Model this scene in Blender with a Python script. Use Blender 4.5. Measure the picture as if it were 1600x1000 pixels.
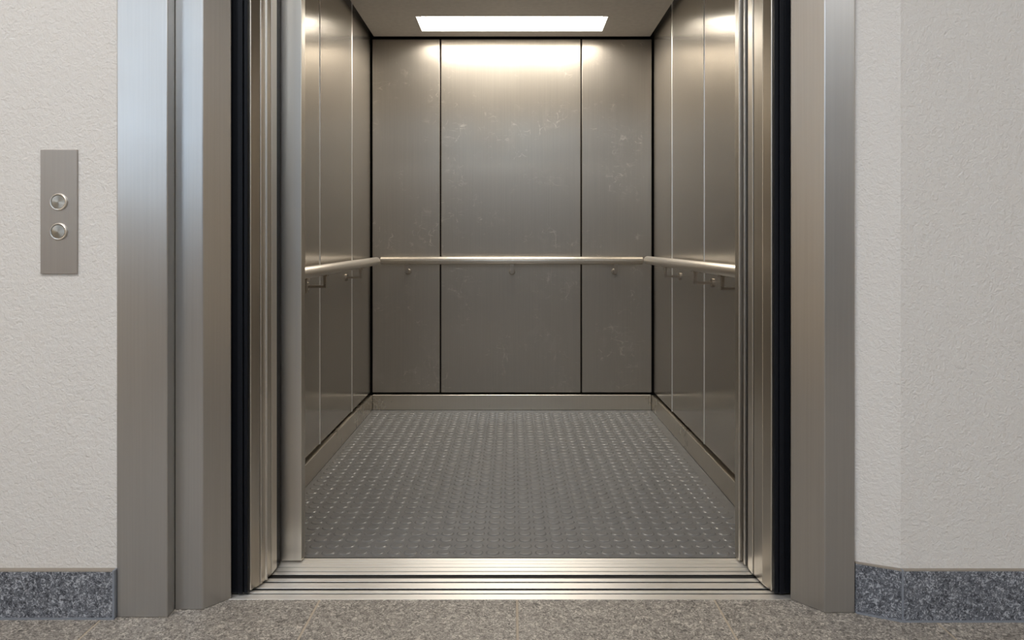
import bpy, bmesh, math, random
from mathutils import Vector, Matrix
random.seed(7)
S = bpy.context.scene
COL = S.collection
for o in list(bpy.data.objects):
    bpy.data.objects.remove(o, do_unlink=True)

# ------------------------------------------------------------------ camera
# world: X right, Y into the lift car, Z up. Camera at the origin of X/Y.
CAM_Z = 0.912
cam = bpy.data.cameras.new('camera')
cam.sensor_fit = 'HORIZONTAL'
cam.sensor_width = 36.0
cam.lens = 36.0 * 1150.0 / 1600.0
cam.shift_y = -112.0 / 1600.0
cam.clip_start = 0.02
cam_o = bpy.data.objects.new('camera', cam)
COL.objects.link(cam_o)
cam_o.location = (0, 0, CAM_Z)
cam_o.rotation_euler = (math.pi / 2, 0, 0)
S.camera = cam_o

# ------------------------------------------------------------------ world, light, exposure
W = bpy.data.worlds.new('overcast_sky')
S.world = W
W.use_nodes = True
W.cycles.sampling_method = 'NONE'
bgn = W.node_tree.nodes['Background']
bgn.inputs[0].default_value = (0.70, 0.84, 1.0, 1)
bgn.inputs[1].default_value = 4.6
S.view_settings.view_transform = 'Standard'
S.view_settings.look = 'None'
S.view_settings.gamma = 1.0
S.view_settings.use_curve_mapping = False
S.view_settings.exposure = 0.0
S.cycles.use_denoising = True
S.cycles.max_bounces = 14
S.cycles.glossy_bounces = 10
S.cycles.diffuse_bounces = 6
S.cycles.sample_clamp_indirect = 3.0
S.cycles.blur_glossy = 1.5
S.cycles.use_adaptive_sampling = False
S.cycles.caustics_reflective = True
CAR_LIGHT = ((1.0, 0.935, 0.835), 31.0)      # lift car ceiling panel
ADDED_HALL_LIGHT = ((1.0, 0.985, 0.97), 27.0)      # invented lobby ceiling panels, out of view
# invented lobby side window, out of view, added for daylight and steel reflections
WIN = dict(x=-3.0, y0=-3.1, y1=-1.3, z0=1.25, z1=3.10)

# ------------------------------------------------------------------ materials
def lin(r, g, b):
    f = lambda c: (c / 255 / 12.92) if c / 255 <= 0.04045 else ((c / 255 + 0.055) / 1.055) ** 2.4
    return (f(r), f(g), f(b), 1.0)


class NT:
    def __init__(s, name):
        s.m = bpy.data.materials.new(name)
        s.m.use_nodes = True
        s.t = s.m.node_tree
        s.b = s.t.nodes['Principled BSDF']

    def n(s, typ, **kw):
        nd = s.t.nodes.new(typ)
        for k, v in kw.items():
            setattr(nd, k, v)
        return nd

    def l(s, a, b):
        s.t.links.new(a, b)

    def pos(s, scale=(1, 1, 1), rot=(0, 0, 0), obj=False):
        if obj:
            g = s.n('ShaderNodeTexCoord').outputs['Object']
        else:
            g = s.n('ShaderNodeNewGeometry').outputs['Position']
        mp = s.n('ShaderNodeMapping')
        mp.inputs['Scale'].default_value = scale
        mp.inputs['Rotation'].default_value = rot
        s.l(g, mp.inputs['Vector'])
        return mp.outputs[0]

    def noise(s, vec, scale, detail=3, rough=0.5, dist=0.0):
        nd = s.n('ShaderNodeTexNoise')
        nd.inputs['Scale'].default_value = scale
        nd.inputs['Detail'].default_value = detail
        nd.inputs['Roughness'].default_value = rough
        nd.inputs['Distortion'].default_value = dist
        s.l(vec, nd.inputs['Vector'])
        return nd.outputs['Fac']

    def ramp(s, fac, stops, interp='LINEAR'):
        r = s.n('ShaderNodeValToRGB')
        r.color_ramp.interpolation = interp
        e = r.color_ramp.elements
        while len(e) > 1:
            e.remove(e[-1])
        e[0].position, e[0].color = stops[0]
        for p, c in stops[1:]:
            k = e.new(p)
            k.color = c
        s.l(fac, r.inputs[0])
        return r.outputs[0]

    def math(s, op, a, b=None, clamp=False):
        m = s.n('ShaderNodeMath', operation=op, use_clamp=clamp)
        for i, v in enumerate((a, b)):
            if v is None:
                continue
            if isinstance(v, (int, float)):
                m.inputs[i].default_value = v
            else:
                s.l(v, m.inputs[i])
        return m.outputs[0]

    def maprange(s, v, a, b, c, d):
        m = s.n('ShaderNodeMapRange')
        s.l(v, m.inputs[0])
        for i, k in enumerate((a, b, c, d)):
            m.inputs[i + 1].default_value = k
        return m.outputs[0]

    def mix(s, fac, a, b):
        m = s.n('ShaderNodeMix', data_type='RGBA')
        if isinstance(fac, (int, float)):
            m.inputs[0].default_value = fac
        else:
            s.l(fac, m.inputs[0])
        for i, v in ((6, a), (7, b)):
            if isinstance(v, tuple):
                m.inputs[i].default_value = v
            else:
                s.l(v, m.inputs[i])
        return m.outputs[2]

    def bump(s, h, strength, dist=0.001):
        b = s.n('ShaderNodeBump')
        b.inputs['Strength'].default_value = strength
        b.inputs['Distance'].default_value = dist
        s.l(h, b.inputs['Height'])
        s.l(b.outputs[0], s.b.inputs['Normal'])


def g(v, a=1.0):
    return (v, v, v, a)


def steel(name, col, rough=0.28, aniso=0.8, wear=0.0, axis='Z', grain=(240, 240, 2.5), smudge=0.06, rot=0.0, broad=0.0, tangent=None):
    t = NT(name)
    b = t.b
    b.inputs['Metallic'].default_value = 1.0
    # brushed grain
    fine = t.noise(t.pos(grain), 1.0, 2, 0.6)
    blot = t.noise(t.pos((1, 1, 1)), 3.2, 5, 0.6)
    c = t.mix(t.maprange(fine, 0.3, 0.7, 0.0, 1.0), tuple(x * 0.97 for x in col[:3]) + (1,), tuple(min(1, x * 1.03) for x in col[:3]) + (1,))
    r = t.math('ADD', t.maprange(fine, 0.25, 0.75, rough - 0.015, rough + 0.015), t.maprange(blot, 0.3, 0.7, -smudge, smudge))
    if wear > 0:
        # curved hairline scratches kept to worn patches, and cloudy wiped smears
        mask = t.maprange(t.noise(t.pos((1, 1, 1)), 4.5, 4, 0.6), 0.48, 0.66, 0, 1)
        tot = None
        for sc, rt in (((14, 14, 26), 0.3), ((22, 22, 12), 1.1), ((9, 9, 40), 2.0)):
            n1 = t.noise(t.pos(sc, (0.2, rt, 0.1)), 0.7, 0.5, 0.4, 0.35)
            d = t.math('ABSOLUTE', t.math('SUBTRACT', n1, 0.5))
            line = t.maprange(d, 0.0, 0.018, 1.0, 0.0)
            tot = line if tot is None else t.math('MAXIMUM', tot, line)
        brk = t.maprange(t.noise(t.pos((1, 1, 1)), 28, 2, 0.6), 0.5, 0.68, 0, 1)
        scr = t.math('MULTIPLY', t.math('MULTIPLY', tot, mask), brk)
        cloud = t.math('MULTIPLY', t.maprange(t.noise(t.pos((1, 1, 0.8)), 9, 6, 0.65, 0.6), 0.5, 0.75, 0, 1), mask)
        c = t.mix(t.math('MULTIPLY', scr, 0.6 * wear, True), c, (0.97, 0.92, 0.83, 1))
        c = t.mix(t.math('MULTIPLY', cloud, 0.22 * wear, True), c, (0.80, 0.76, 0.70, 1))
        r = t.math('ADD', r, t.math('MULTIPLY', scr, 0.05 * wear))
        r = t.math('ADD', r, t.math('MULTIPLY', cloud, 0.05 * wear), True)
    t.l(c, b.inputs['Base Color'])
    t.l(r, b.inputs['Roughness'])
    if aniso > 0:
        b.inputs['Anisotropic'].default_value = aniso
        b.inputs['Anisotropic Rotation'].default_value = rot
        if tangent:
            tg = t.n('ShaderNodeCombineXYZ')
            for i in range(3):
                tg.inputs[i].default_value = tangent[i]
        else:
            tg = t.n('ShaderNodeTangent', direction_type='RADIAL', axis=axis)
        t.l(tg.outputs[0], b.inputs['Tangent'])
    if broad > 0:
        # worn sheet: part of the reflection is scattered widely by micro-scratches
        b2 = t.n('ShaderNodeBsdfPrincipled')
        b2.inputs['Metallic'].default_value = 1.0
        b2.inputs['Roughness'].default_value = 0.68
        t.l(c, b2.inputs['Base Color'])
        mx = t.n('ShaderNodeMixShader')
        mx.inputs[0].default_value = broad
        t.l(b.outputs[0], mx.inputs[1])
        t.l(b2.outputs[0], mx.inputs[2])
        t.l(mx.outputs[0], t.t.nodes['Material Output'].inputs['Surface'])
    return t.m


def plain(name, col, rough=0.5, metal=0.0, spec=0.5):
    t = NT(name)
    # faint tonal variation so nothing is perfectly flat
    n1 = t.noise(t.pos((1, 1, 1)), 40, 3)
    t.l(t.mix(t.maprange(n1, 0.3, 0.7, 0, 1), tuple(x * 0.94 for x in col[:3]) + (1,), tuple(min(1, x * 1.05) for x in col[:3]) + (1,)), t.b.inputs['Base Color'])
    t.b.inputs['Roughness'].default_value = rough
    t.b.inputs['Metallic'].default_value = metal
    t.b.inputs['Specular IOR Level'].default_value = spec
    return t.m


def emit(name, col, strength):
    t = NT(name)
    t.b.inputs['Base Color'].default_value = (0.9, 0.9, 0.9, 1)
    t.b.inputs['Emission Color'].default_value = col + (1,)
    t.b.inputs['Emission Strength'].default_value = strength
    t.m.cycles.emission_sampling = 'FRONT'
    return t.m


def plaster(name, col):
    t = NT(name)
    p = t.pos((1, 1, 1))
    h1 = t.noise(p, 95, 3, 0.55, 0.7)
    h2 = t.noise(p, 260, 2, 0.5)
    h = t.math('ADD', h1, t.math('MULTIPLY', h2, 0.25))
    t.bump(h, 0.55, 0.006)
    big = t.noise(p, 1.3, 3)
    t.l(t.mix(big, tuple(x * 0.97 for x in col[:3]) + (1,), col), t.b.inputs['Base Color'])
    t.b.inputs['Roughness'].default_value = 0.85
    return t.m


def granite(name, dark, mid, light, rough=0.45, scale=100.0):
    t = NT(name)
    oi = t.n('ShaderNodeObjectInfo')
    va = t.n('ShaderNodeVectorMath', operation='SCALE')
    cb = t.n('ShaderNodeCombineXYZ')
    for i in range(3):
        t.l(oi.outputs['Random'], cb.inputs[i])
    t.l(cb.outputs[0], va.inputs[0])
    va.inputs['Scale'].default_value = 3.7
    ad = t.n('ShaderNodeVectorMath', operation='ADD')
    t.l(t.pos((1, 1, 1)), ad.inputs[0])
    t.l(va.outputs[0], ad.inputs[1])
    p = ad.outputs[0]
    n1 = t.noise(p, scale, 2.5, 0.6, 1.6)
    n2 = t.noise(p, scale * 0.45, 3, 0.6, 0.8)
    n3 = t.noise(p, 2.5, 3)
    f = t.math('ADD', t.math('MULTIPLY', n1, 0.75), t.math('MULTIPLY', n2, 0.25))
    c = t.ramp(f, [(0.40, dark), (0.475, mid), (0.525, mid), (0.60, light)])
    c = t.mix(t.maprange(n3, 0.3, 0.7, 0, 0.18), c, mid)
    t.l(c, t.b.inputs['Base Color'])
    t.l(t.maprange(n1, 0.35, 0.65, rough + 0.12, rough - 0.08), t.b.inputs['Roughness'])
    t.bump(f, 0.25, 0.001)
    return t.m


M = {}
M['panel'] = steel('worn_brushed_steel', (0.46, 0.425, 0.375), 0.35, 0.55, wear=1.0, broad=0.28, smudge=0.03)
M['side_panel'] = steel('brushed_steel_side', (0.48, 0.445, 0.395), 0.21, 0.72, wear=0.35, broad=0.24, smudge=0.015)
M['skirt'] = steel('skirting_steel', (0.70, 0.64, 0.55), 0.30, 0.5)
M['frame'] = steel('frame_steel', (0.54, 0.535, 0.525), 0.34, 0.6, smudge=0.03)
M['door'] = steel('door_steel', (0.66, 0.62, 0.56), 0.32, 0.0, grain=(60, 60, 1), smudge=0.01)
M['rail'] = steel('handrail_steel', (0.78, 0.73, 0.66), 0.38, 0.0, smudge=0.02)
M['bracket'] = steel('bracket_steel', (0.42, 0.37, 0.31), 0.35, 0.0, smudge=0.02)
M['plate'] = steel('call_plate_steel', (0.43, 0.40, 0.37), 0.5, 0.4, smudge=0.01)
M['bezel'] = steel('button_bezel_steel', (0.92, 0.90, 0.86), 0.3, 0.0, smudge=0.0)
M['cap'] = steel('button_cap_spun_steel', (0.40, 0.39, 0.36), 0.42, 0.85, axis='Y', grain=(200, 200, 200), smudge=0.0)
M['sill'] = steel('sill_aluminium', (0.95, 0.92, 0.87), 0.47, 0.65, grain=(2, 160, 160), smudge=0.03, tangent=(0, 1, 0))
M['groove'] = plain('sill_groove_dark', (0.018, 0.017, 0.016, 1), 0.6, spec=0.2)  # near-black stands for the shade down in the sill grooves
M['black'] = plain('black_rubber', (0.006, 0.007, 0.010, 1), 0.45, spec=0.15)
M['shadowgap'] = plain('dark_gap_lining', (0.006, 0.005, 0.005, 1), 0.8, spec=0.1)  # near-black colour stands for shade in wall seams and gaps
M['ceiling'] = plain('car_ceiling_paint', (0.56, 0.53, 0.49, 1), 0.55)
M['carlight'] = emit('car_light_diffuser', *CAR_LIGHT)
M['halllight'] = emit('lobby_light_diffuser', *ADDED_HALL_LIGHT)
M['lightframe'] = plain('light_frame_paint', (0.60, 0.58, 0.55, 1), 0.5)
M['wall'] = plaster('wall_plaster', (0.72, 0.70, 0.675, 1))
M['greywall'] = plain('grey_wall_paint', (0.25, 0.285, 0.335, 1), 0.8)  # unseen rear wall, bluish tone invented for the steel to reflect
M['beigewall'] = plain('beige_wall_paint', (0.74, 0.60, 0.43, 1), 0.85)  # unseen side walls, beige invented to warm the steel's reflections
M['hallceil'] = plain('lobby_ceiling_paint', (0.75, 0.74, 0.72, 1), 0.9)
M['tile'] = granite('floor_granite', lin(84, 80, 76), lin(142, 136, 129), lin(204, 197, 187), 0.42, 120.0)
M['base'] = granite('skirting_granite', lin(48, 52, 60), lin(104, 108, 116), lin(182, 186, 194), 0.4, 125.0)
M['grout'] = plain('floor_grout', lin(182, 169, 152), 0.8)
M['sealant'] = plain('grey_sealant', lin(132, 138, 148), 0.5)
M['ledge'] = plain('skirting_top_edge', lin(150, 142, 132), 0.6)  # lighter beige painted in where light catches the skirting's top
M['rubber'] = None
t = NT('studded_rubber')
nn = t.noise(t.pos((1, 1, 1)), 25, 3, 0.6)
n2 = t.noise(t.pos((1, 1, 1)), 2.2, 3)
cc = t.mix(t.maprange(nn, 0.3, 0.7, 0, 1), (0.165, 0.164, 0.162, 1), (0.19, 0.188, 0.186, 1))
t.l(cc, t.b.inputs['Base Color'])
t.l(t.maprange(n2, 0.3, 0.7, 0.20, 0.26), t.b.inputs['Roughness'])
t.b.inputs['Specular IOR Level'].default_value = 0.65
M['rubber'] = t.m
M['concrete'] = plain('shaft_concrete', (0.10, 0.10, 0.10, 1), 0.9)
M['winframe'] = plain('window_frame_paint', (0.6, 0.6, 0.6, 1), 0.4)

# ------------------------------------------------------------------ builders
WORLD = {}   # world origin of each object we made


def link(name, me, mat, parent=None, origin=None):
    """one mesh object; verts come in world coordinates and are re-centred on the base of the piece"""
    vs = [v.co for v in me.vertices]
    lo = Vector((min(v.x for v in vs), min(v.y for v in vs), min(v.z for v in vs)))
    hi = Vector((max(v.x for v in vs), max(v.y for v in vs), max(v.z for v in vs)))
    c = Vector(origin) if origin else Vector(((lo.x + hi.x) / 2, (lo.y + hi.y) / 2, lo.z))
    me.transform(Matrix.Translation(-c))
    if mat:
        me.materials.append(M[mat])
    o = bpy.data.objects.new(name, me)
    COL.objects.link(o)
    if parent is not None:
        o.parent = parent
        o.location = c - WORLD[parent.name]
    else:
        o.location = c
    WORLD[o.name] = c
    return o


def bm_mesh(bm, smooth=None):
    bmesh.ops.recalc_face_normals(bm, faces=bm.faces)
    me = bpy.data.meshes.new('mesh')
    bm.to_mesh(me)
    bm.free()
    if smooth is not None:
        for p in me.polygons:
            p.use_smooth = True
        me.set_sharp_from_angle(angle=math.radians(smooth))
    return me


def bevel(bm, w, seg=2):
    if w > 0:
        bmesh.ops.bevel(bm, geom=list(bm.edges), offset=w, segments=seg, profile=0.5, affect='EDGES', clamp_overlap=True)


def prism_bm(poly, z0, z1, bev=0.0, seg=2):
    bm = bmesh.new()
    a = [bm.verts.new((x, y, z0)) for x, y in poly]
    b = [bm.verts.new((x, y, z1)) for x, y in poly]
    n = len(poly)
    bm.faces.new(a)
    bm.faces.new(b)
    for i in range(n):
        bm.faces.new((a[i], a[(i + 1) % n], b[(i + 1) % n], b[i]))
    bmesh.ops.recalc_face_normals(bm, faces=bm.faces)
    bevel(bm, bev, seg)
    return bm


def prism(name, poly, z0, z1, mat, parent=None, bev=0.0, seg=2):
    return link(name, bm_mesh(prism_bm(poly, z0, z1, bev, seg)), mat, parent)


def box(name, x0, x1, y0, y1, z0, z1, mat, parent=None, bev=0.0, seg=2):
    return prism(name, [(x0, y0), (x1, y0), (x1, y1), (x0, y1)], z0, z1, mat, parent, bev, seg)


def boxes(name, lst, mat, parent=None):
    bm = bmesh.new()
    for x0, x1, y0, y1, z0, z1 in lst:
        tmp = prism_bm([(x0, y0), (x1, y0), (x1, y1), (x0, y1)], z0, z1)
        me = bm_mesh(tmp)
        bm.from_mesh(me)
        bpy.data.meshes.remove(me)
    return link(name, bm_mesh(bm), mat, parent)


def empty(name, loc):
    o = bpy.data.objects.new(name, None)
    o.empty_display_size = 0.1
    COL.objects.link(o)
    o.location = loc
    WORLD[o.name] = Vector(loc)
    return o


def tag(o, label, cat, group=None):
    o['label'] = label
    o['category'] = cat
    if group:
        o['group'] = group
    return o


def struct(o, label=None):
    o['kind'] = 'structure'
    if label:
        o['label'] = label
    return o


def tube_bm(p0, p1, r, seg=24, cap_bev=0.0):
    """closed cylinder between two points with softened ends"""
    p0, p1 = Vector(p0), Vector(p1)
    d = (p1 - p0)
    L = d.length
    d.normalize()
    up = Vector((0, 0, 1)) if abs(d.z) < 0.9 else Vector((1, 0, 0))
    u = d.cross(up).normalized()
    v = u.cross(d)
    rings = [(0, r - cap_bev), (cap_bev * 0.3, r - cap_bev * 0.3), (cap_bev, r), (L - cap_bev, r), (L - cap_bev * 0.3, r - cap_bev * 0.3), (L, r - cap_bev)] if cap_bev else [(0, r), (L, r)]
    bm = bmesh.new()
    rr = []
    for s, q in rings:
        rr.append([bm.verts.new(p0 + d * s + (u * math.cos(a) + v * math.sin(a)) * q) for a in [2 * math.pi * k / seg for k in range(seg)]])
    for a, b in zip(rr, rr[1:]):
        for k in range(seg):
            bm.faces.new((a[k], a[(k + 1) % seg], b[(k + 1) % seg], b[k]))
    bm.faces.new(rr[0])
    bm.faces.new(rr[-1])
    return bm


def tube(name, p0, p1, r, mat, parent=None, seg=24, cap_bev=0.0):
    return link(name, bm_mesh(tube_bm(p0, p1, r, seg, cap_bev), 35), mat, parent)


def lathe_y(name, cx, y_front, cz, prof, mat, parent=None, seg=40):
    """profile (radius, distance towards the viewer) turned about an axis along Y"""
    bm = bmesh.new()
    rr = []
    for r, h in prof:
        rr.append([bm.verts.new((cx + r * math.cos(a), y_front - h, cz + r * math.sin(a))) for a in [2 * math.pi * k / seg for k in range(seg)]])
    for a, b in zip(rr, rr[1:]):
        for k in range(seg):
            bm.faces.new((a[k], a[(k + 1) % seg], b[(k + 1) % seg], b[k]))
    bm.faces.new(rr[0])
    bm.faces.new(rr[-1])
    return link(name, bm_mesh(bm, 30), mat, parent, origin=(cx, y_front, cz))


# ------------------------------------------------------------------ lobby shell
YW = 1.825           # lobby wall plane
HZ = 3.20            # lobby ceiling
XL, XR, YB = -3.0, 4.0, -3.3
XI_L, XI_R = -0.977, 0.8585    # frame's outer edges
ZH = 2.22            # top of the frame

hw = struct(boxes('wall_front_left', [(XL, XI_L, YW, YW + 0.12, 0, HZ)], 'wall'), 'white textured plaster wall left of the lift')
struct(boxes('wall_front_top', [(XI_L, XI_R, YW + 0.015, YW + 0.12, ZH, HZ)], 'wall'))
# right of the frame the wall steps forward on a splay
SP = [(0.8590, 1.8500), (0.954, 1.8065)]
struct(prism('wall_front_right', [SP[0], SP[1], (XR, 1.8065), (XR, 1.94), (0.8590, 1.94)], 0, HZ, 'wall'), 'white textured plaster wall with splayed corner right of the lift')
struct(boxes('wall_side_right', [(XR, XR + 0.1, YB, 1.94, 0, HZ)], 'beigewall'))
CX0, CX1, CZ0, CZ1 = -1.6, 1.6, 2.60, 3.08      # invented clerestory, unseen, added for the bluish reflection on the car's back wall
struct(boxes('wall_behind', [(XL, XR, YB - 0.1, YB, 0, CZ0), (XL, XR, YB - 0.1, YB, CZ1, HZ), (XL, CX0, YB - 0.1, YB, CZ0, CZ1), (CX1, XR, YB - 0.1, YB, CZ0, CZ1)], 'greywall'))
win2 = struct(empty('window_2', (0, YB - 0.05, CZ0)))
boxes('window_frame', [(CX0, CX1, YB - 0.07, YB - 0.03, CZ0, CZ0 + 0.03), (CX0, CX1, YB - 0.07, YB - 0.03, CZ1 - 0.03, CZ1),
                       (CX0, CX0 + 0.03, YB - 0.07, YB - 0.03, CZ0, CZ1), (CX1 - 0.03, CX1, YB - 0.07, YB - 0.03, CZ0, CZ1)], 'winframe', win2)
w = WIN
struct(boxes('wall_side_left', [
    (XL - 0.1, XL, YB, w['y0'], 0, HZ), (XL - 0.1, XL, w['y1'], YW + 0.12, 0, HZ),
    (XL - 0.1, XL, w['y0'], w['y1'], 0, w['z0']), (XL - 0.1, XL, w['y0'], w['y1'], w['z1'], HZ)], 'beigewall'))
win = struct(empty('window_1', (XL - 0.05, (w['y0'] + w['y1']) / 2, w['z0'])))
boxes('window_frame', [(XL - 0.08, XL - 0.02, w['y0'], w['y1'], w['z0'], w['z0'] + 0.05), (XL - 0.08, XL - 0.02, w['y0'], w['y1'], w['z1'] - 0.05, w['z1']),
                       (XL - 0.08, XL - 0.02, w['y0'], w['y0'] + 0.05, w['z0'], w['z1']), (XL - 0.08, XL - 0.02, w['y1'] - 0.05, w['y1'], w['z0'], w['z1'])], 'winframe', win)
for k in (1,):
    yy = w['y0'] + (w['y1'] - w['y0']) * k / 2
    boxes('mullion', [(XL - 0.08, XL - 0.02, yy - 0.025, yy + 0.025, w['z0'] + 0.05, w['z1'] - 0.05)], 'winframe', win)
struct(boxes('ceiling_hall', [(XL, XR, YB, YW + 0.12, HZ, HZ + 0.1)], 'hallceil'))

# lobby floor: grout bed and individual granite tiles
fl = struct(boxes('floor_hall', [(XL, XR, YB, 1.912, -0.06, -0.0015)], 'grout'), 'speckled grey-beige granite tiled lobby floor')
TW, GAP = 0.512, 0.006
tile_me = None
x_start = 0.013 - TW * 6
for i in range(14):
    xa, xb = x_start + i * TW, x_start + (i + 1) * TW
    y1 = 1.911
    for j in range(11):
        y0 = y1 - (0.62 if j == 0 else TW)
        if j == 0:
            ca, cb_ = max(xa, XL) + GAP / 2, min(xb, XR) - GAP / 2
        else:
            ca, cb_ = max(xa, XL) + GAP / 2, min(xb, XR) - GAP / 2
        if cb_ - ca > 0.05 and y0 > YB:
            box('tile', ca, cb_, y0 + GAP / 2, y1 - (0 if j == 0 else GAP / 2), -0.02, 0.0, 'tile', fl, 0.0006, 1)
        y1 = y0

# lobby granite skirting
bl = struct(empty('baseboard_left', (-1.6, 1.815, 0)), 'dark speckled granite skirting left of the lift')
box('skirting_slab', -1.55, -0.9825, 1.809, YW, 0.004, 0.1165, 'base', bl, 0.0008, 1)
box('skirting_slab', XL, -1.553, 1.809, YW, 0.004, 0.1165, 'base', bl, 0.0008, 1)
box('top_edge', XL, -0.9825, 1.8095, YW, 0.1165, 0.1195, 'ledge', bl)
box('end_strip', -0.9825, -0.9775, 1.8085, YW, 0.0, 0.1195, 'sealant', bl)
box('floor_joint', XL, -0.9775, 1.806, YW, 0.0, 0.004, 'sealant', bl)
br = struct(empty('baseboard_right', (1.2, 1.80, 0)), 'dark speckled granite skirting right of the lift')
nx, ny = (SP[1][1] - SP[0][1]), -(SP[1][0] - SP[0][0])
ln = math.hypot(nx, ny)
nx, ny = nx / ln * 0.0105, ny / ln * 0.0105
A, B = SP
Af, Bf = (A[0] + 0.0005, 1.8395), (0.951, 1.796)
prism('skirting_slab', [Af, Bf, B, A], 0.004, 0.1235, 'base', br, 0.0006, 1)
prism('top_edge', [Af, Bf, B, A], 0.1235, 0.1265, 'ledge', br)
box('corner_strip', 0.951, 0.956, 1.7955, 1.8065, 0.0, 0.1265, 'sealant', br)
box('skirting_slab', 0.956, 1.65, 1.796, 1.8065, 0.004, 0.1235, 'base', br, 0.0006, 1)
box('skirting_slab', 1.653, XR, 1.796, 1.8065, 0.004, 0.1235, 'base', br, 0.0006, 1)
box('top_edge', 0.956, XR, 1.7965, 1.8065, 0.1235, 0.1265, 'ledge', br)
prism('floor_joint', [(Af[0], Af[1] - 0.003), (Bf[0], Bf[1] - 0.003), (XR, 1.793), (XR, 1.8065), B, A], 0.0, 0.004, 'sealant', br)

# unseen shaft box added around car, keeps daylight out of the door pockets
struct(boxes('wall_shaft', [(-1.75, -1.7, 1.94, 4.5, -0.3, 3.25), (1.7, 1.75, 1.94, 4.5, -0.3, 3.25), (-1.75, 1.75, 4.45, 4.5, -0.3, 3.25),
                            (-1.7, 1.7, 1.94, 4.45, 3.2, 3.25), (-1.7, 1.7, 1.92, 4.45, -0.3, -0.25),
                            (-1.7, XI_L, 1.9455, 1.947, -0.25, HZ), (XI_R + 0.1, 1.7, 1.942, 1.944, -0.25, HZ)], 'concrete'))

# ------------------------------------------------------------------ lift car shell
DB = 4.16
XC = 0.80
D0 = 2.168
# back wall: near-black backing as seam shade, three steel panels, steel skirting
wb = struct(boxes('wall_back', [(-0.86, 0.86, 4.182, 4.20, 0, 2.26)], 'shadowgap'), 'scratched brushed steel back wall of the lift car')
PZ0, PZ1 = 0.097, 2.094
for a, b in ((-0.790, -0.4080), (-0.4010, 0.3880), (0.3950, 0.790)):
    box('panel', a, b, DB, DB + 0.02, PZ0, PZ1, 'panel', wb, 0.0035, 3)
for side, nm in ((-1, 'left'), (1, 'right')):
    ws = struct(boxes('wall_' + nm, [tuple(sorted((side * 0.821, side * 0.84))) + (2.17, 4.19, 0, 2.26)], 'shadowgap'),
                'brushed steel ' + nm + ' side wall of the lift car')
    for a, b in ((2.20, 2.448), (2.4515, 3.062), (3.0655, 3.675), (3.6785, 4.152)):
        x0, x1 = sorted((side * XC, side * (XC + 0.02)))
        box('panel', x0, x1, a, b, PZ0, 2.26, 'side_panel', ws, 0.0042, 3)
    for yy in (2.44975, 3.06375, 3.67675):
        tube('joint_strip', (side * (XC + 0.0005), yy, PZ0), (side * (XC + 0.0005), yy, 2.26), 0.0034, 'bezel', ws, 10)  # bright bead added at each seam to imitate its edge highlight
    bs = box('baseboard_' + nm, *sorted((side * 0.786, side * 0.82)), 2.20, 4.146, 0.0, 0.0866, 'skirt', None, 0.003, 3)
    struct(bs, 'low steel skirting along the ' + nm + ' car wall')
    # front return inside the car
    struct(box('wall_car_front_' + nm, *sorted((side * 0.675, side * 0.84)), 2.172, 2.198, 0.0, 2.26, 'side_panel', None, 0.002))
struct(box('wall_car_front_top', -0.675, 0.675, 2.172, 2.198, 2.02, 2.26, 'side_panel', None, 0.002))
struct(box('baseboard_back', -0.7855, 0.7855, 4.146, 4.18, 0.0, 0.0866, 'skirt', None, 0.003, 3), 'low steel skirting along the back car wall')
# ceiling plate hangs clear of the walls
LX, LY0, LY1, LREC = 0.492, 3.775, 4.025, 0.065     # light opening in the ceiling plate
struct(boxes('ceiling', [(-0.775, 0.775, 2.215, LY0 - 0.004, 2.101, 2.116), (-0.775, 0.775, LY1 + 0.004, 4.13, 2.101, 2.116),
                         (-0.775, -LX - 0.004, LY0 - 0.004, LY1 + 0.004, 2.101, 2.116), (LX + 0.004, 0.775, LY0 - 0.004, LY1 + 0.004, 2.101, 2.116)], 'ceiling'), 'plain grey suspended ceiling plate of the lift car')
struct(boxes('ceiling_void', [(-0.86, 0.86, 2.172, 4.2, 2.26, 2.28)], 'shadowgap'))  # near-black cover, standing for darkness above the ceiling plate

lt = tag(empty('ceiling_light', (0, 3.90, 2.093)), 'long white glowing light panel in the lift ceiling', 'ceiling light')
zt = 2.101 + LREC
box('diffuser', -LX + 0.0002, LX - 0.0002, LY0 + 0.0002, LY1 - 0.0002, zt, zt + 0.003, 'carlight', lt)
boxes('frame', [(-LX - 0.0038, LX + 0.0038, LY0 - 0.0038, LY0, 2.0995, zt + 0.004), (-LX - 0.0038, LX + 0.0038, LY1, LY1 + 0.0038, 2.0995, zt + 0.004),
                (-LX - 0.0038, -LX, LY0, LY1, 2.0995, zt + 0.004), (LX, LX + 0.0038, LY0, LY1, 2.0995, zt + 0.004)], 'lightframe', lt)

# studded rubber floor
cf = struct(box('floor', -0.786, 0.786, D0, 4.146, -0.03, 0.0, 'rubber'), 'dark grey studded rubber floor of the lift car')
box('floor_edge_trim', -0.80, 0.80, 2.166, 2.1685, -0.03, 0.0006, 'shadowgap', cf)


def stud_geo(cx, cy, seg=16):
    prof = [(0.0210, -0.0003), (0.0204, 0.0005), (0.0180, 0.0022), (0.0164, 0.0029), (0.0155, 0.0029)]
    vs, fs = [], []
    for r, h in prof:
        for k in range(seg):
            a = 2 * math.pi * k / seg
            vs.append((cx + r * math.cos(a), cy + r * math.sin(a), h))
    for q in range(len(prof) - 1):
        for k in range(seg):
            fs.append((q * seg + k, q * seg + (k + 1) % seg, (q + 1) * seg + (k + 1) % seg, (q + 1) * seg + k))
    fs.append(tuple((len(prof) - 1) * seg + k for k in range(seg)))
    return vs, fs


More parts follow.
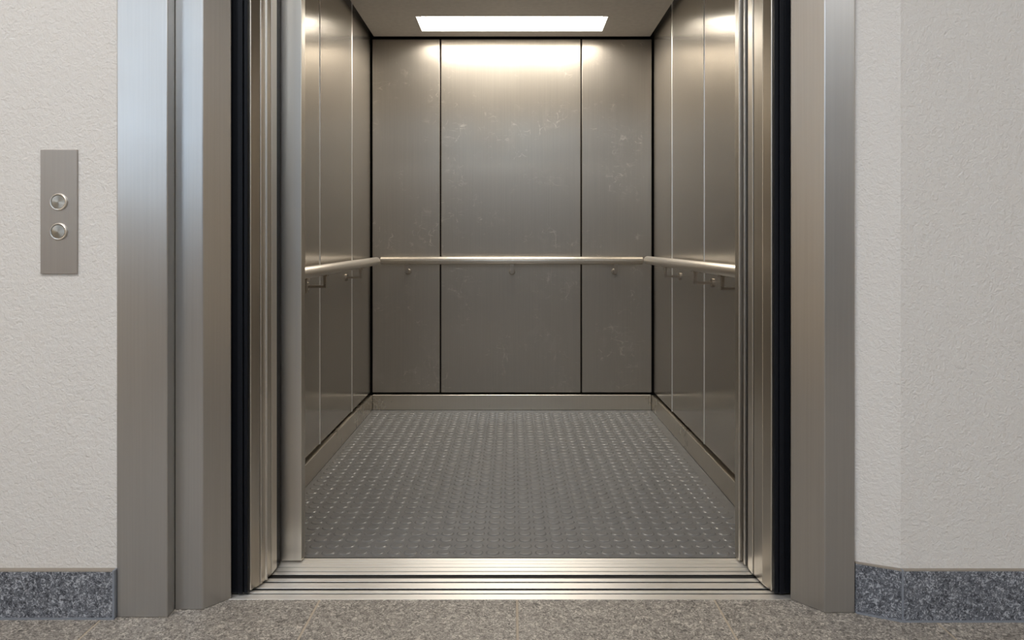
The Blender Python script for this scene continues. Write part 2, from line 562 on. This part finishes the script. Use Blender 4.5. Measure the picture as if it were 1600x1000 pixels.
SG = 0.0492
spots = []
r_ = 0
y = 2.2045
while y < 4.12:
    for i in range(-15, 17):
        x = (i - 0.5) * SG + 0.016
        if abs(x) < 0.762:
            spots.append((x, y))
    y += SG
vis = [p for p in spots if -0.6095 * p[1] / 2.167 - 0.01 < p[0] < 0.6555 * p[1] / 2.15 + 0.01]
vis.sort(key=lambda p: p[1])
near = set(vis[:300])
sv, sf = stud_geo(0, 0, 16)
sme = bpy.data.meshes.new('stud')
sme.from_pydata(sv, [], sf)
for p in sme.polygons:
    p.use_smooth = True
sme.set_sharp_from_angle(angle=math.radians(50))
sme.materials.append(M['rubber'])
fo = WORLD[cf.name]
for p in vis[:300]:
    o = bpy.data.objects.new('stud', sme)
    COL.objects.link(o)
    o.parent = cf
    o.location = Vector((p[0], p[1], 0)) - fo
V, F = [], []
for p in spots:
    if p in near:
        continue
    a, b = stud_geo(p[0], p[1], 12)
    n0 = len(V)
    V += a
    F += [tuple(q + n0 for q in f) for f in b]
me = bpy.data.meshes.new('studs')
me.from_pydata(V, [], F)
for p in me.polygons:
    p.use_smooth = True
me.set_sharp_from_angle(angle=math.radians(50))
so = link('stud_field', me, 'rubber', cf)
so['kind'] = 'stuff'

# ------------------------------------------------------------------ sills
ls = tag(empty('landing_sill', (0, 1.97, -0.03)), 'grooved metal threshold strip next to the granite floor', 'door sill')
box('base', -0.80, 0.80, 1.9125, 2.034, -0.04, -0.0035, 'groove', ls)  # dark filler raised under the treads, reads as groove shade
for a, b in ((1.912, 1.9405), (1.9465, 1.9625), (1.9740, 2.0065), (2.0145, 2.034)):
    box('tread_strip', -0.80, 0.80, a, b, -0.005, 0.0, 'sill', ls, 0.0009, 2)
cs = tag(empty('car_sill', (0, 2.11, -0.03)), 'ribbed metal threshold strip next to the studded rubber floor', 'door sill')
box('base', -0.80, 0.80, 2.0345, 2.1655, -0.04, -0.0035, 'groove', cs)  # dark filler also spans the open gap between sills, as its shade
for a, b in ((2.057, 2.0755), (2.0800, 2.1035), (2.1065, 2.127), (2.1290, 2.146), (2.1480, 2.1655)):
    box('tread_strip', -0.80, 0.80, a, b, -0.005, 0.0, 'sill', cs, 0.0007, 2)

# ------------------------------------------------------------------ landing door frame
df = tag(empty('elevator_door_frame', (0, 1.88, 0)), 'wide brushed steel frame around the lift opening', 'door frame')
box('outer_casing', -0.977, -0.851, 1.818, 1.943, 0.0, ZH, 'frame', df, 0.0028, 3)
prism('jamb', [(-0.8505, 1.857), (-0.780, 1.857), (-0.7310, 1.918), (-0.7345, 1.922), (-0.7800, 1.934), (-0.8505, 1.934)], 0.0, ZH, 'frame', df, 0.0026, 3)
prism('jamb', [(0.7228, 1.912), (0.7820, 1.840), (0.8578, 1.840), (0.8578, 1.932), (0.7700, 1.932), (0.7265, 1.916)], 0.0, ZH, 'frame', df, 0.0030, 3)
box('header', -0.8505, 0.8578, 1.850, 1.945, 2.03, ZH, 'frame', df, 0.002)

# ------------------------------------------------------------------ doors, each leaf slid back into its pocket
ZD0, ZD1 = 0.005, 2.028
g_ = None


def leaf(name, poly, label, lines=()):
    t_ = tag(empty(name, (sum(p[0] for p in poly) / len(poly), sum(p[1] for p in poly) / len(poly), ZD0)), label, 'door')
    t_['kind'] = 'thing'
    prism('door_leaf', poly, ZD0, ZD1, 'door', t_, 0.0016, 3)
    return t_


def seal(parent, x0, x1, y0, y1, ribs=0, z0=None):
    x0, x1 = sorted((x0, x1))
    box('rubber_seal', x0, x1, y0, y1, (ZD0 if z0 is None else z0), ZD1, 'black', parent, 0.002, 2)


# left side: landing leaves
L1 = leaf('landing_door', [(-1.30, 1.951), (-0.6925, 1.951), (-0.6790, 1.983), (-1.30, 1.983)], 'outermost steel landing door edge beside the left black seal')
seal(L1, -0.7440, -0.7215, 1.936, 1.951)
seal(L1, -0.7205, -0.7060, 1.929, 1.951)
seal(L1, -0.7050, -0.6945, 1.933, 1.951)
L2 = leaf('landing_door', [(-1.30, 1.987), (-0.6775, 1.987), (-0.6688, 2.044), (-1.30, 2.044)], 'second steel landing door edge from the left black seal')
box('edge_bead', -0.6765, -0.6685, 2.010, 2.0135, ZD0, ZD1, 'door', L2, 0.001)
L3 = leaf('car_door', [(-1.30, 2.049), (-0.6683, 2.049), (-0.6668, 2.088), (-1.30, 2.088)], 'narrow steel car door edge just left of the dark slot')
seal(L3, -0.70, -0.6690, 2.090, 2.125)
L4 = leaf('car_door', [(-1.25, 2.136), (-0.6110, 2.136), (-0.6085, 2.166), (-1.25, 2.166)], 'flat steel car door leaf jutting out on the left of the opening')
# right side, mirrored but fully open
R1 = leaf('landing_door', [(1.30, 1.949), (0.6865, 1.949), (0.6760, 1.985), (1.30, 1.985)], 'outermost steel landing door edge beside the right black seal')
seal(R1, 0.7320, 0.7160, 1.934, 1.949)
seal(R1, 0.7150, 0.7015, 1.929, 1.949)
seal(R1, 0.7005, 0.6890, 1.932, 1.949)
R2 = leaf('landing_door', [(1.30, 1.988), (0.6765, 1.988), (0.6715, 2.044), (1.30, 2.044)], 'second steel landing door edge from the right black seal')
R3 = leaf('car_door', [(1.30, 2.049), (0.6690, 2.049), (0.6690, 2.088), (1.30, 2.088)], 'narrow dark-reflecting steel car door edge on the right')
seal(R3, 0.6720, 0.70, 2.090, 2.106)
box('edge_bead', 0.6665, 0.69, 2.108, 2.120, ZD0, ZD1, 'door', R3, 0.001)
R4 = leaf('car_door', [(1.25, 2.137), (0.6585, 2.137), (0.6560, 2.166), (1.25, 2.166)], 'thin bright steel car door edge touching the right of the opening')

# ------------------------------------------------------------------ handrails
RR = 0.0215


def bracket_back(parent, x, yr, zr):
    b = box('bracket', x - 0.013, x + 0.013, yr - 0.012, yr + 0.012, zr - RR - 0.006, zr - RR + 0.003, 'bracket', parent, 0.001)
    bm = bmesh.new()
    for bb in (prism_bm([(x - 0.009, yr - 0.006), (x + 0.009, yr - 0.006), (x + 0.009, yr + 0.006), (x - 0.009, yr + 0.006)], zr - RR - 0.040, zr - RR - 0.005),
               prism_bm([(x - 0.009, yr - 0.006), (x + 0.009, yr - 0.006), (x + 0.009, DB + 0.002), (x - 0.009, DB + 0.002)], zr - RR - 0.048, zr - RR - 0.038)):
        m_ = bm_mesh(bb)
        bm.from_mesh(m_)
    link('arm', bm_mesh(bm), 'bracket', b)
    lathe_y('wall_rose', x, DB + 0.001, zr - RR - 0.043, [(0.017, 0), (0.017, 0.004), (0.014, 0.006)], 'bracket', b, 20)


hb = tag(empty('handrail', (0, 4.09, 0.82)), 'round steel handrail across the back wall', 'handrail')
ZR = CAM_Z - 19.0 * 4.09 / 1150
tube('rail_tube', (-0.729, 4.09, ZR), (0.7255, 4.09, ZR), RR, 'rail', hb, 32, 0.004)
for x in (-0.587, 0.0, 0.578):
    bracket_back(hb, x, 4.09, ZR)


def side_rail(side, label, y_a, z_a, y_b, z_b, ys):
    t_ = tag(empty('handrail', (side * 0.73, (y_a + y_b) / 2, 0.80)), label, 'handrail')
    X = side * 0.73
    tube('rail_tube', (X, y_a, z_a), (X, y_b, z_b), RR, 'rail', t_, 32, 0.004)
    for yy in ys:
        zr = z_a + (z_b - z_a) * (yy - y_a) / (y_b - y_a)
        b = box('bracket', *sorted((X - 0.012, X + 0.012)), yy - 0.016, yy + 0.016, zr - RR - 0.005, zr - RR + 0.003, 'bracket', t_, 0.001)
        bm = bmesh.new()
        xa, xb = sorted((X - 0.005, X + 0.005))
        m_ = bm_mesh(prism_bm([(xa, yy - 0.008), (xb, yy - 0.008), (xb, yy + 0.008), (xa, yy + 0.008)], zr - RR - 0.042, zr - RR - 0.004))
        bm.from_mesh(m_)
        xa, xb = sorted((X - side * 0.005, side * (XC + 0.002)))
        m_ = bm_mesh(prism_bm([(xa, yy - 0.008), (xb, yy - 0.008), (xb, yy + 0.008), (xa, yy + 0.008)], zr - RR - 0.050, zr - RR - 0.040))
        bm.from_mesh(m_)
        link('arm', bm_mesh(bm), 'bracket', b)
        tube('wall_rose', (side * (XC + 0.001), yy, zr - RR - 0.045), (side * (XC - 0.006), yy, zr - RR - 0.045), 0.017, 'bracket', b, 20)
    return t_


def zpx(ypx, d):
    return CAM_Z - (ypx - 388.0) * d / 1150.0


def lin_z(d, d1, y1, d2, y2):
    z1, z2 = zpx(y1, d1), zpx(y2, d2)
    return z1 + (z2 - z1) * (d - d1) / (d2 - d1)


side_rail(-1, 'round steel handrail on the left car wall', 2.36, lin_z(2.36, 3.96, 408, 2.607, 426), 3.965, zpx(408, 3.96), (2.60, 2.875, 3.55))
side_rail(1, 'round steel handrail on the right car wall', 2.32, lin_z(2.32, 3.96, 406.5, 2.41, 423.5), 3.965, zpx(406.5, 3.96), (2.555, 2.93, 3.50))

# ------------------------------------------------------------------ call button plate
cp = tag(empty('call_panel', (-1.1205, YW, 0.8485)), 'upright steel call plate with two round buttons on the left wall', 'call panel')
box('plate', -1.1665, -1.0755, YW - 0.005, YW + 0.001, 0.8485, 1.1565, 'plate', cp, 0.0009, 2)
for zc, up in ((1.0265, True), (0.9535, False)):
    bt = lathe_y('button', -1.1200, YW - 0.0045, zc, [(0.0168, 0), (0.0168, 0.0035), (0.0160, 0.0042), (0.0002, 0.0046)] if up else
                 [(0.0170, 0), (0.0168, 0.0040), (0.0160, 0.0048), (0.0002, 0.0064)], 'cap', cp)
    lathe_y('bezel', -1.1200, YW - 0.0045, zc, [(0.0218, 0), (0.0216, 0.0018), (0.0205, 0.0046), (0.0192, 0.0056), (0.0178, 0.0052), (0.0172, 0.0034), (0.0172, 0.0)], 'bezel', bt)
    bm = bmesh.new()
    s_ = 1 if up else -1
    for sx in (-1, 1):
        q = [(-1.12, zc + s_ * 0.0012), (-1.12, zc + s_ * 0.0004), (-1.12 + sx * 0.0016, zc - s_ * 0.0008), (-1.12 + sx * 0.0016, zc - s_ * 0.0000)]
        yy = YW - 0.0045 - (0.0047 if up else 0.0064)
        vs = [bm.verts.new((a, yy, b)) for a, b in q] + [bm.verts.new((a, yy + 0.0006, b)) for a, b in q]
        for f in ((0, 1, 2, 3), (4, 5, 6, 7), (0, 1, 5, 4), (1, 2, 6, 5), (2, 3, 7, 6), (3, 0, 4, 7)):
            bm.faces.new([vs[k] for k in f])
    link('arrow_mark', bm_mesh(bm), 'bracket', bt)

# ------------------------------------------------------------------ invented lobby lights (added to light the lobby, seen only as reflections)
for xx, yy, lab in ((-0.2, -2.4, 'long white lobby ceiling light farthest from the lift'), (-1.9, 0.2, 'long white lobby ceiling light above the call plate side'),
                    (-0.2, 0.0, 'long white lobby ceiling light in front of the lift opening'),
                    (3.2, -1.6, 'long white lobby ceiling light over the far end beyond the splayed wall')):
    hl = tag(empty('lobby_light', (xx, yy, HZ - 0.02)), lab, 'ceiling light')
    box('diffuser', xx - 0.6, xx + 0.6, yy - 0.15, yy + 0.15, HZ - 0.016, HZ - 0.001, 'halllight', hl)
    boxes('frame', [(xx - 0.615, xx + 0.615, yy - 0.165, yy - 0.15, HZ - 0.02, HZ), (xx - 0.615, xx + 0.615, yy + 0.15, yy + 0.165, HZ - 0.02, HZ),
                    (xx - 0.615, xx - 0.6, yy - 0.15, yy + 0.15, HZ - 0.02, HZ), (xx + 0.6, xx + 0.615, yy - 0.15, yy + 0.15, HZ - 0.02, HZ)], 'lightframe', hl)
